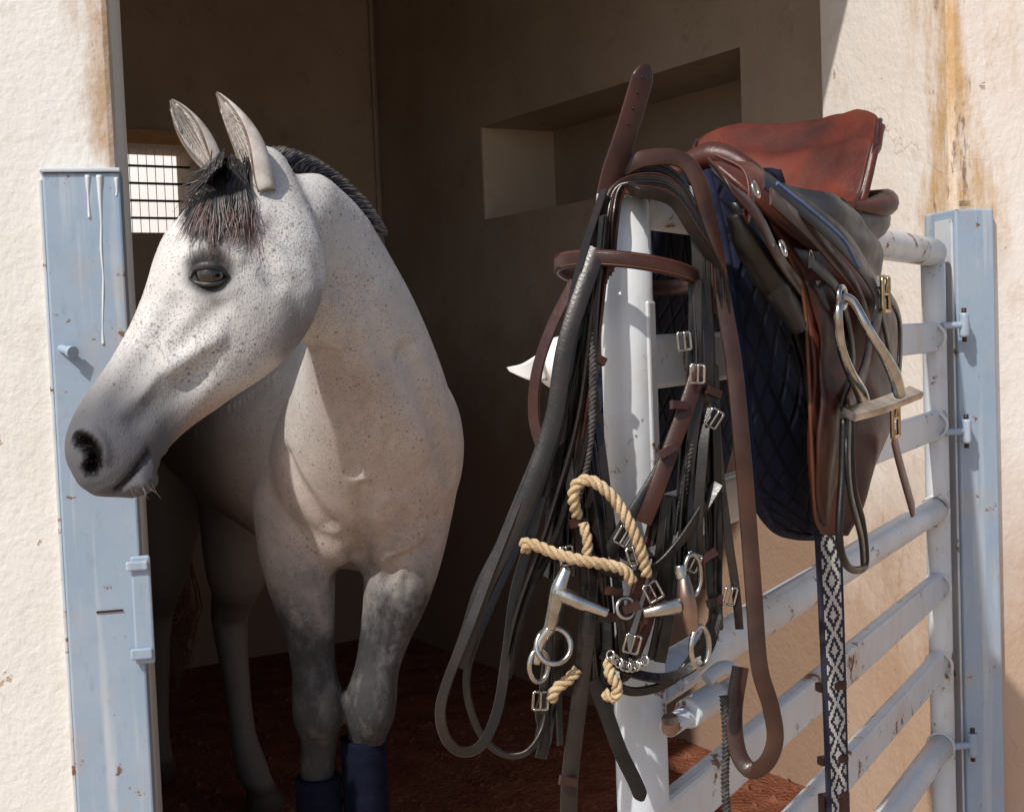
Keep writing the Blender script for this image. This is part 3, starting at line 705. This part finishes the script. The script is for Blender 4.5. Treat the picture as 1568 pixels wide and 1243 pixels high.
for i in range(ns):
    for j in range(nj): q=i*(nj+1)+j; fs.append((q,q+1,q+nj+2,q+nj+1))
o=mkobj("seat",vs,fs,LSEAT,sad); mm=o.modifiers.new('s','SOLIDIFY'); mm.thickness=.014; mm.offset=-1
rim=[vs[i*(nj+1)+nj] for i in range(0,ns+1,2)]+[vs[ns*(nj+1)+j] for j in range(nj-2,0,-2)]+[vs[i*(nj+1)] for i in range(ns,-1,-2)]
tube("seat_piping",[tuple(p) for p in rim],.0035,LBROWN,sad,8,3)
rim2=[V(p)+V((0,0,-.010)) for p in rim]; tube("seat_lower_roll",[tuple(p) for p in rim2],.007,LRED,sad,8,3)
vs=[];fs=[]
for i in range(9):
    f=i/8
    for j in range(21):
        t=j/10-1
        vs.append(SP(S0+SL-.085*abs(t)**2.2+.04+.02*math.sin(f*3.1), t*(.116-.01*f), (.158-.045*abs(t)**5)*(1-f)+.03*f))
for i in range(8):
    for j in range(20): q=i*21+j; fs.append((q,q+1,q+22,q+21))
o=mkobj("cantle_back",vs,fs,LRED,sad); o.modifiers.new('s','SOLIDIFY').thickness=.01
for sg in (1,-1):
    sn='near' if sg>0 else 'off'
    tube("panel_"+sn,[tuple(SP(.28,sg*.05,.015)),tuple(SP(.38,sg*.08,-.002)),tuple(SP(.48,sg*.10,-.008)),tuple(SP(.58,sg*.11,.002)),tuple(SP(.68,sg*.09,.015))],[.022,.028,.030,.030,.024],LPANEL,sad,16)
    tube("rear_roll_"+sn,[tuple(SP(.46,sg*.118,.015)),tuple(SP(.54,sg*.132,.018)),tuple(SP(.60,sg*.130,.028)),tuple(SP(.65,sg*.09,.04))],[.006,.015,.019,.012],LRED,sad,14)
tube("pommel_arch",[tuple(SP(.26,-.08,-.01)),tuple(SP(.26,-.055,.045)),tuple(SP(.265,0,.072)),tuple(SP(.26,.055,.045)),tuple(SP(.25,.085,-.01))],[.009,.013,.018,.013,.009],LRED,sad,14)
patch("skirt_panel",G([(1150,275,.10),(1185,330,.12),(1225,375,.13),(1265,405,.135)]),G([(1290,305,.15),(1325,340,.16),(1348,385,.16),(1345,435,.16)]),LPANEL,sad,14,14,.006,.01,GN,wav=.008)
patch("skirt_top",G([(1090,250,.07),(1145,298,.11),(1198,350,.135),(1262,400,.145)]),G([(1150,252,.09),(1195,288,.13),(1250,335,.145),(1297,398,.155)]),LRED,sad,12,14,.006,.006,GN)
patch("flap",G([(1165,320,.11),(1205,385,.13),(1230,450,.14),(1238,560,.145),(1243,680,.145),(1250,790,.14),(1262,816,.14)]),
      G([(1310,380,.16),(1350,430,.17),(1372,500,.175),(1374,580,.175),(1358,660,.17),(1325,740,.16),(1270,816,.14)]),LRED,sad,20,34,.006,.018,GN,wav=.012)
tube("flap_edge",G([(1205,385,.13),(1230,450,.14),(1238,560,.145),(1243,680,.145),(1250,790,.14),(1262,816,.14)]),.0026,LTAN,sad,8)
patch("sweat_flap",G([(1232,430,.152),(1250,500,.158),(1256,600,.16),(1252,700,.158),(1256,800,.15)]),G([(1275,430,.165),(1300,500,.175),(1305,600,.178),(1292,700,.17),(1264,806,.15)]),LBROWN,sad,10,20,.004,.004,GN,wav=.006)
patch("inner_flap",G([(1120,310,.09),(1160,400,.105),(1200,470,.115),(1228,560,.12),(1236,640,.12)]),G([(1180,310,.11),(1230,400,.12),(1260,470,.125),(1270,560,.13),(1260,640,.13)]),LBLACK,sad,12,20,.008,.012,GN)
tube("knee_roll",G([(1128,325,.12),(1150,375,.13),(1180,430,.135),(1215,480,.14)]),[.012,.017,.017,.012],LBLACK,sad,14)
tube("knee_roll_lower",G([(1165,395,.13),(1190,445,.14),(1222,500,.145)]),[.010,.014,.010],LPANEL,sad,14)
for (u,v) in ((1157,290),(1199,380),(1244,395)): ring("d_ring_%d"%u,gp(u,v,.16),.008,.0018,STEEL,sad,nrm=(GN.x,GN.y,.3),sx=.8)
def gs(name,l,w,mat,par=sad,**k): return strap(name,G(l),w,mat,par,ref=tuple(GN+V((0,0,.1))),**k)
gs("front_strap",[(1088,250,.10),(1120,285,.13),(1160,330,.15),(1190,390,.155),(1225,440,.155)],.018,LBROWN)
gs("front_strap_b",[(1100,240,.10),(1140,262,.13),(1150,300,.14),(1142,335,.14)],.014,LRED)
gs("billet_a",[(1180,300,.155),(1230,345,.165),(1275,395,.175),(1310,440,.18),(1330,500,.185),(1325,560,.185),(1300,620,.185)],.020,LBROWN)
gs("billet_b",[(1200,290,.15),(1255,330,.17),(1300,370,.185),(1335,430,.19),(1355,500,.195),(1365,560,.195),(1372,625,.195)],.018,LBLACK)
gs("billet_c",[(1240,400,.17),(1280,440,.18),(1300,500,.18),(1305,560,.18),(1290,630,.18)],.016,LBLACK)
gs("stirrup_leather",[(1170,275,.14),(1230,320,.165),(1290,375,.185),(1330,425,.195),(1345,470,.20),(1335,520,.20)],.022,LPANEL)
gs("blue_edge",[(1190,280,.155),(1240,320,.175),(1290,365,.192),(1315,410,.2)],.004,simple("blue_trim",(.04,.07,.16),(.08,.12,.24),36,.5))
tube("leather_loop",G([(1292,640,.19),(1290,720,.19),(1285,820,.19),(1295,862,.19),(1312,872,.19),(1325,860,.19),(1320,800,.19),(1306,740,.19),(1302,640,.19)]),.0045,LBLACK,sad,8)
gs("stirrup_leather_tail",[(1300,625,.19),(1298,700,.195),(1303,760,.195),(1318,820,.195),(1322,862,.195)],.014,LBLACK)
gs("brown_tail_strap",[(1368,668,.20),(1378,710,.20),(1392,760,.20),(1399,785,.20)],.026,LRED,tip=True)
gs("black_tail",[(1345,430,.20),(1375,480,.20),(1378,540,.20),(1372,600,.20)],.014,LBLACK)
for (u,v,s) in ((1371,640,1.0),(1356,450,.9)):
    c=gp(u,v,.205); a=.016*s;bz=.022*s
    P=[c+GD*x*a+V((0,0,zz*bz)) for x,zz in ((-1,-1),(1,-1),(1,1),(-1,1),(-1,-1))]
    for k in range(4): tube("buckle_%d_%d"%(u,k),[P[k],P[k+1]],.0028,BRASS,sad,8)
    tube("buckle_bar_%d"%u,[c-GD*a,c+GD*a],.002,BRASS,sad,8); tube("buckle_tongue_%d"%u,[c,c+V((0,0,bz))+GN*.003],.0018,BRASS,sad,8)
stp=empty("stirrup_iron")
tube("left_branch",G([(1288,452,.20),(1283,480,.20),(1288,530,.20),(1302,570,.20),(1318,600,.20),(1326,628,.20)]),[.004,.005,.005,.006,.0075,.007],STEEL,stp,12)
tube("right_branch",G([(1288,452,.20),(1306,462,.21),(1330,505,.225),(1355,545,.235),(1370,575,.24),(1378,603,.24)]),[.004,.005,.005,.006,.0075,.007],STEEL,stp,12)
strap("tread",G([(1300,634,.20),(1345,622,.22),(1402,600,.245)]),.020,STEEL,stp,th=.009,ref=(0.1,-.5,1))
ring("eye_slot",gp(1289,455,.20),.011,.0035,STEEL,stp,nrm=tuple(GN),sx=1.2)
m,nt,b=newmat("woven_girth"); uv=N(nt,'ShaderNodeUVMap'); sp=N(nt,'ShaderNodeSeparateXYZ'); nt.links.new(uv.outputs[0],sp.inputs[0])
uq=math_(nt,'SNAP',sp.outputs[0],.0024); vq=math_(nt,'SNAP',sp.outputs[1],.0024)
au=math_(nt,'ABSOLUTE',uq); vv=math_(nt,'ABSOLUTE',math_(nt,'SUBTRACT',math_(nt,'FRACT',math_(nt,'MULTIPLY',vq,1/.043)),.5))
d=math_(nt,'ADD',math_(nt,'MULTIPLY',au,1/.0125),math_(nt,'MULTIPLY',vv,2.0))
rings_=math_(nt,'GREATER_THAN',math_(nt,'SINE',math_(nt,'MULTIPLY',d,7.4)),-.1)
edge=math_(nt,'LESS_THAN',au,.0125); msk=math_(nt,'MULTIPLY',rings_,edge)
th_=noise(nt,texco(nt),700,2)
nt.links.new(mixc(nt,msk,(.012,.012,.03),(.46,.44,.41)),b.inputs['Base Color']); b.inputs['Roughness'].default_value=.85; bump(nt,b,th_,.6,.002); GM_=m
gir=empty("woven_girth")
def uvstrip(name,p0,p1,w,mat,par):
    n=60;vs=[];fs=[];uv=[]; ax=(GD*.75+GN*.66).normalized(); L=(V(p1)-V(p0)).length
    for i in range(n+1):
        t=i/n; c=V(p0)*(1-t)+V(p1)*t + GN*.003*math.sin(t*5)
        a2=(Matrix.Rotation(.25*math.sin(t*4),3,'Z')@ax)
        for j in range(5): x=(j/4-.5)*w; vs.append(c+a2*x); uv.append((x,t*L))
    for i in range(n):
        for j in range(4): q=i*5+j; fs.append((q,q+1,q+6,q+5))
    o=mkobj(name,vs,fs,mat,par,True,uv); o.modifiers.new('s','SOLIDIFY').thickness=.004; return ax
g0=gp(1266,805,.13); g1=gz(g0,.10); ax=uvstrip("webbing",g0,g1,.036,GM_,gir)
for k,(v0,v1) in enumerate(((1042,1056),(1155,1168),(1212,1300))):
    za=onplane(1268,v0,g0,V((0,1,0))).z; zb_=onplane(1268,v1,g0,V((0,1,0))).z
    c=gz(g0,0); nn=V((ax.y,-ax.x,0))
    fbox("keeper_%d"%k,c,ax,nn,-.0195,.0195,-.006,.006,zb_,za,LBROWN,gir,.002)
# ------------------------------------------------------------------ bridles hung on post
br=empty("leather_bridle"); br2=empty("leather_bridle"); rn=empty("leather_reins")
def w3(l): return [tuple(W(*p)) for p in l]
def st(name,l,w,mat,par=br,**k): return strap(name,w3(l),w,mat,par,**k)
st("upright_strap",[(930,300,1.36),(938,265,1.36),(955,215,1.36),(972,160,1.36),(990,98,1.36)],.026,LBROWN,tip=True,twist=.45,th=.004)
for k in range(4):
    q=W(962+k*7,190-k*24,1.358); ellipsoid("punch_hole_%d"%k,q,.0015,.0022,.0018,LBLACK,br)
c=W(960,418,1.385); nbp=[]
for k in range(33):
    t=2*math.pi*k/32; nbp.append(tuple(c+V((math.cos(t)*.073,math.sin(t)*.062,-.012*math.cos(t)-.010*math.sin(t)))))
def band(name,pts,w,mat,par,th=.005):
    vs=[];fs=[];n=len(pts)-1; cc=V((0,0,0))
    for p in pts[:-1]: cc+=V(p)/n
    for p in pts[:-1]:
        p=V(p); d=(p-cc); d.z=0; d.normalize(); up=V((0,0,1))
        for x,y in ((-w/2,-th/2),(w/2,-th/2),(w/2*1.0,th/2),(w/2*.5,th*.75),(-w/2*.5,th*.75),(-w/2,th/2)): vs.append(p+up*x+d*y)
    m=6
    for i in range(n):
        for j in range(m): fs.append((i*m+j,i*m+(j+1)%m,((i+1)%n)*m+(j+1)%m,((i+1)%n)*m+j))
    return mkobj(name,vs,fs,mat,par)
band("noseband",nbp,.017,LBROWN,br)
for s in (-1,1):
    pp=[]
    for p in nbp: d=(V(p)-c); d.z=0; d.normalize(); pp.append((p[0]+d.x*.0034,p[1]+d.y*.0034,p[2]+s*.0062))
    tube("stitching_%d"%s,pp,.0006,LTAN,br,6,1,straight=True)
random.seed(3)
for k in range(11):
    o=k*6; yy=1.365-.004*k
    st("crown_%d"%k,[(900+o*.6,470-o,1.36),(912+o*.5,360-o*.4,1.35),(928+o*.4,300-o*.15,1.36),(962+o*.3,262+o*.55,yy+.02),(1010+o*.3,256+o*.85,yy+.03),(1050+o*.2,292+o*1.05,yy+.03),(1066+o*.6,360+o,1.37),(1070+o*.7,480,1.37)],.012,(LGREY,LBLACK,LGREY,LBLACK,LBROWN)[k%5],br2 if k%2 else br,twist=.5+random.uniform(-.3,.3))
st("long_brown_strap",[(945,262,1.37),(985,243,1.37),(1040,243,1.38),(1068,275,1.38),(1088,350,1.38),(1106,450,1.37),(1124,560,1.36),(1136,680,1.35),(1146,800,1.35),(1155,920,1.34),(1163,1020,1.33),(1180,1080,1.33),(1187,1130,1.33),(1174,1166,1.33),(1150,1178,1.34),(1130,1150,1.35),(1124,1090,1.36),(1134,1020,1.37)],.0180,LSTRAP,rn)
random.seed(5)
def many(nm,base,n,ju,jy,w,mats,par,jv=6,**k):
    for i in range(n):
        du=random.uniform(-ju,ju); ph=random.uniform(0,6); am=random.uniform(2,7)
        l=[(u+du*(.35+.65*j/(len(base)-1))+am*math.sin(ph+j*1.3),v+random.uniform(-jv,jv)*.5,y+random.uniform(-jy,jy)*.4) for j,(u,v,y) in enumerate(base)]
        tw=random.uniform(-.9,.9); tw2=random.uniform(-1.2,1.2)
        st("%s_%d"%(nm,i),l,w*random.uniform(.75,1.15),mats[i%len(mats)],par,twist=(lambda t,a=tw,b=tw2:a+(b-a)*t),**k)
st("rein_outer",[(925,290,1.35),(890,400,1.33),(868,500,1.32),(850,600,1.31),(828,680,1.30),(792,770,1.29),(752,870,1.28),(718,960,1.27),(686,1040,1.27),(674,1090,1.27),(684,1132,1.27),(708,1150,1.275),(738,1138,1.28),(762,1085,1.29),(776,1000,1.30),(790,900,1.31),(822,790,1.32),(850,660,1.33),(880,520,1.34),(905,420,1.35)],.0105,LGREY,rn,twist=lambda t:.9-1.2*t,th=.0026)
st("rein_inner",[(905,460,1.33),(880,560,1.32),(850,680,1.31),(800,820,1.30),(755,920,1.29),(722,1000,1.285),(714,1050,1.285),(725,1100,1.285),(745,1135,1.285),(775,1155,1.29),(808,1150,1.29),(832,1115,1.30),(840,1070,1.31)],.009,LBLACK,rn,twist=.8,th=.0026)
st("rein_mid",[(915,380,1.33),(868,520,1.31),(848,640,1.30),(815,740,1.29),(775,830,1.285),(740,900,1.28),(718,970,1.28),(700,1020,1.28)],.018,LGREY,rn,twist=.2,th=.0026)
st("cheek_red",[(880,430,1.36),(845,500,1.36),(822,570,1.36),(818,640,1.36),(835,700,1.35)],.013,LBROWN,br,twist=.6)
st("cheek_wide",[(905,400,1.34),(880,480,1.33),(862,580,1.32),(852,680,1.32),(835,760,1.32)],.019,LGREY,br,twist=.2)
many("left_cheek",[(915,400,1.34),(898,520,1.33),(880,660,1.32),(868,790,1.32),(862,880,1.32)],8,26,.02,.011,(LBLACK,LGREY,LBLACK,LBROWN),br)
many("centre_hang",[(900,600,1.33),(905,720,1.32),(915,850,1.31),(925,960,1.31),(930,1040,1.31)],8,34,.02,.011,(LBLACK,LGREY),br2)
many("low_left",[(850,780,1.32),(855,880,1.31),(850,970,1.31),(838,1060,1.31),(830,1140,1.31)],4,22,.015,.010,(LBLACK,LGREY),br)
many("right_hang",[(1068,430,1.36),(1070,560,1.35),(1060,680,1.34),(1050,800,1.33),(1045,900,1.33)],10,36,.02,.011,(LBLACK,LGREY,LBLACK),br2)
many("right_low",[(1090,560,1.36),(1095,680,1.35),(1100,800,1.35),(1105,900,1.34),(1110,960,1.34)],6,22,.015,.011,(LBLACK,LGREY),br2)
many("mid_low",[(1020,760,1.33),(1010,860,1.32),(1000,940,1.32),(985,1010,1.32)],9,48,.015,.011,(LBLACK,LBROWN,LGREY),br2)
many("thin_reins",[(925,330,1.34),(905,480,1.32),(890,640,1.31),(850,800,1.30),(800,930,1.30),(770,1040,1.30)],3,20,.01,.006,(LBLACK,LGREY),rn)
st("slanted_cheek",[(1072,560,1.34),(1056,610,1.33),(1030,680,1.32),(1005,750,1.31),(985,800,1.31)],.017,LBROWN,br2)
st("slanted_cheek_b",[(1060,600,1.335),(1035,660,1.33),(1010,720,1.32),(960,800,1.31),(930,850,1.31)],.014,LBLACK,br2)
st("throat_lash",[(1100,740,1.34),(1060,800,1.33),(1010,840,1.32),(960,850,1.32),(935,820,1.33)],.012,LBLACK,br2,twist=.5)
st("cross_strap",[(870,700,1.31),(880,780,1.30),(905,850,1.30),(950,880,1.295),(1000,870,1.30),(1040,830,1.31),(1080,770,1.33)],.011,LBLACK,br2,twist=.6)
st("low_cross",[(1100,940,1.33),(1080,1000,1.32),(1030,1035,1.31),(970,1030,1.30),(920,1000,1.30)],.011,LBLACK,br2,twist=.6)
st("long_rein_down",[(905,880,1.31),(900,960,1.30),(888,1060,1.30),(878,1140,1.30),(872,1200,1.30),(870,1280,1.30)],.017,LGREY,rn,twist=.3)
st("dark_end_strap",[(908,1040,1.30),(928,1090,1.30),(950,1150,1.30),(972,1195,1.30),(984,1225,1.30)],.015,LBLACK,br,tip=True)
st("curb_strap",[(930,1045,1.31),(975,1058,1.31),(1030,1040,1.32),(1070,990,1.33),(1100,930,1.34)],.011,LBLACK,br2,twist=.6)
st("small_strap_a",[(838,1060,1.31),(828,1090,1.31),(835,1125,1.31),(828,1160,1.31)],.012,LBLACK,br)
rope("braided_rein",w3([(905,470,1.33),(908,600,1.31),(900,700,1.31),(880,780,1.31)]),.0045,br2,CORD,3,.014)
rope("braided_rein_b",w3([(1068,640,1.34),(1048,740,1.33),(1045,860,1.33),(1052,940,1.33)]),.0045,br2,CORD,3,.014)
rope("braided_rein_c",w3([(1108,1065,1.36),(1112,1130,1.36),(1110,1200,1.36),(1116,1280,1.36)]),.0048,br2,CORD,3,.014)
rp_=empty("rope_halter")
rope("rope_upper",w3([(884,790,1.30),(878,762,1.29),(884,740,1.285),(905,735,1.28),(935,757,1.28),(958,790,1.28),(975,825,1.28),(985,855,1.285),(990,880,1.29)]),.0060,rp_,pitch=.027)
rope("rope_front",w3([(806,842,1.29),(803,832,1.285),(815,832,1.28),(850,846,1.275),(890,857,1.27),(930,864,1.275),(955,872,1.28),(968,890,1.285)]),.0060,rp_,pitch=.027)
rope("rope_low_a",w3([(845,1070,1.30),(850,1055,1.295),(868,1042,1.295),(885,1025,1.30)]),.0060,rp_,pitch=.025)
rope("rope_low_b",w3([(932,1005,1.30),(934,1030,1.295),(945,1050,1.295),(940,1068,1.295),(925,1060,1.30)]),.0060,rp_,pitch=.025)
rope("rope_mid",w3([(893,800,1.295),(900,830,1.29),(898,850,1.29)]),.0052,rp_)
rope("rope_behind",w3([(1010,770,1.36),(1050,760,1.36),(1090,745,1.37)]),.0045,rp_)
bt=empty("snaffle_bit"); bt2=empty("snaffle_bit")
tube("mouthpiece",w3([(852,905,1.28),(880,918,1.275),(905,928,1.275),(930,938,1.275)]),[.009,.0075,.006,.005],STEEL,bt)
tube("shank",w3([(868,868,1.285),(856,900,1.28),(848,935,1.28),(842,960,1.285)]),[.006,.009,.007,.006],STEEL,bt)
tube("shank_lower",w3([(842,960,1.285),(826,985,1.285),(820,1015,1.285)]),[.006,.005,.005],STEEL,bt)
ring("bit_ring",W(848,988,1.285),.0175,.0028,STEEL,bt,nrm=(.2,-1,.3)); ring("bit_ring_small",W(825,1018,1.285),.011,.0026,STEEL,bt,nrm=(.6,-1,0),sy=1.5)
tube("mouthpiece",w3([(985,938,1.28),(1012,932,1.28),(1040,925,1.285)]),[.005,.007,.009],STEEL,bt2)
tube("cheek_piece",w3([(1046,880,1.29),(1050,910,1.285),(1056,940,1.285),(1060,968,1.29)]),[.006,.009,.009,.006],COPPER,bt2)
tube("cheek_top",w3([(1040,865,1.29),(1044,885,1.288)]),.006,STEEL,bt2)
ring("bit_ring",W(1072,990,1.29),.013,.0028,STEEL,bt2,nrm=(.8,-1,0),sy=1.6); ring("bit_ring_small",W(1060,880,1.295),.014,.0026,STEEL,bt2,nrm=(.7,-1,0),sy=1.5,sx=.8)
ring("curb_ring",W(958,930,1.285),.010,.0022,STEEL,bt2,nrm=(.5,-1,.2))
ch=empty("curb_chain")
for k in range(9):
    t=k/8; ring("link_%d"%k,W(935+52*t,1002+14*math.sin(t*3.1)+8*t,1.29),.0045,.0013,STEEL,ch,nrm=((.8 if k%2 else -.8),-1,.3))
random.seed(9)
bk=[(1068,572,1.325,br2),(1092,600,1.335,br2),(1093,640,1.335,br2),(1022,690,1.31,br2),(1048,522,1.34,br2),(915,548,1.32,br),(972,850,1.29,br2),(966,930,1.285,br2),(968,985,1.285,br2),(886,800,1.30,br),(868,850,1.295,br),(930,945,1.29,br),(1060,860,1.31,br2),(1095,920,1.33,br2),(828,1072,1.30,br),(870,1195,1.29,rn),(1118,912,1.335,br2),(940,905,1.29,br),(1000,905,1.30,br2),(1040,620,1.32,br2),(955,820,1.29,br),(1085,850,1.33,br2)]
for i,(u,v,y,p) in enumerate(bk):
    c=W(u,v,y); ta=random.uniform(-.6,.6); X=V((math.cos(ta),random.uniform(.1,.7),math.sin(ta))).normalized(); Z=V((-math.sin(ta),0,math.cos(ta))); a=.0075;h_=.009
    Q=[c+X*(sx*a)+Z*(sz*h_) for sx,sz in ((-1,-1),(1,-1),(1,1),(-1,1),(-1,-1))]
    if i%2==0:
        for k in range(4): tube("buckle_%d_%d"%(i,k),[Q[k],Q[k+1]],.0015,STEEL,p,7)
        tube("tongue_%d"%i,[c-Z*h_-V((0,.003,0)),c+Z*h_*1.1-V((0,.004,0))],.0012,STEEL,p,6)
    else:
        strap("keeper_%d"%i,[tuple(c-X*.009),tuple(c),tuple(c+X*.009)],.009,LBROWN,p,th=.007)
hl=empty("riding_helmet")
ellipsoid("shell",W(862,556,1.62),.035,.045,.034,WHITE,hl)
patch("peak",w3([(826,540,1.58),(800,556,1.57),(776,562,1.57)]),w3([(838,582,1.58),(812,582,1.57),(780,568,1.57)]),WHITE,hl,8,10,.004)
# ------------------------------------------------------------------ light
sd=V((.38,.56,-.74)).normalized()
sl=bpy.data.lights.new("sun",'SUN'); sl.energy=4.2; sl.angle=math.radians(.9); sl.color=(1,.945,.87)
so=bpy.data.objects.new("sun",sl); scene.collection.objects.link(so); so.rotation_euler=sd.to_track_quat('-Z','Y').to_euler()
wd=bpy.data.worlds.new("World"); scene.world=wd; wd.use_nodes=True; nt=wd.node_tree; bg=nt.nodes['Background']
sky=nt.nodes.new('ShaderNodeTexSky'); sky.sky_type='NISHITA'; sky.sun_disc=False; sky.sun_elevation=math.asin(-sd.z); sky.sun_rotation=math.atan2(-sd.x,-sd.y); sky.dust_density=2
nt.links.new(sky.outputs[0],bg.inputs[0]); bg.inputs[1].default_value=.13
scene.view_settings.view_transform='Standard'; scene.view_settings.look='None'; scene.view_settings.exposure=0
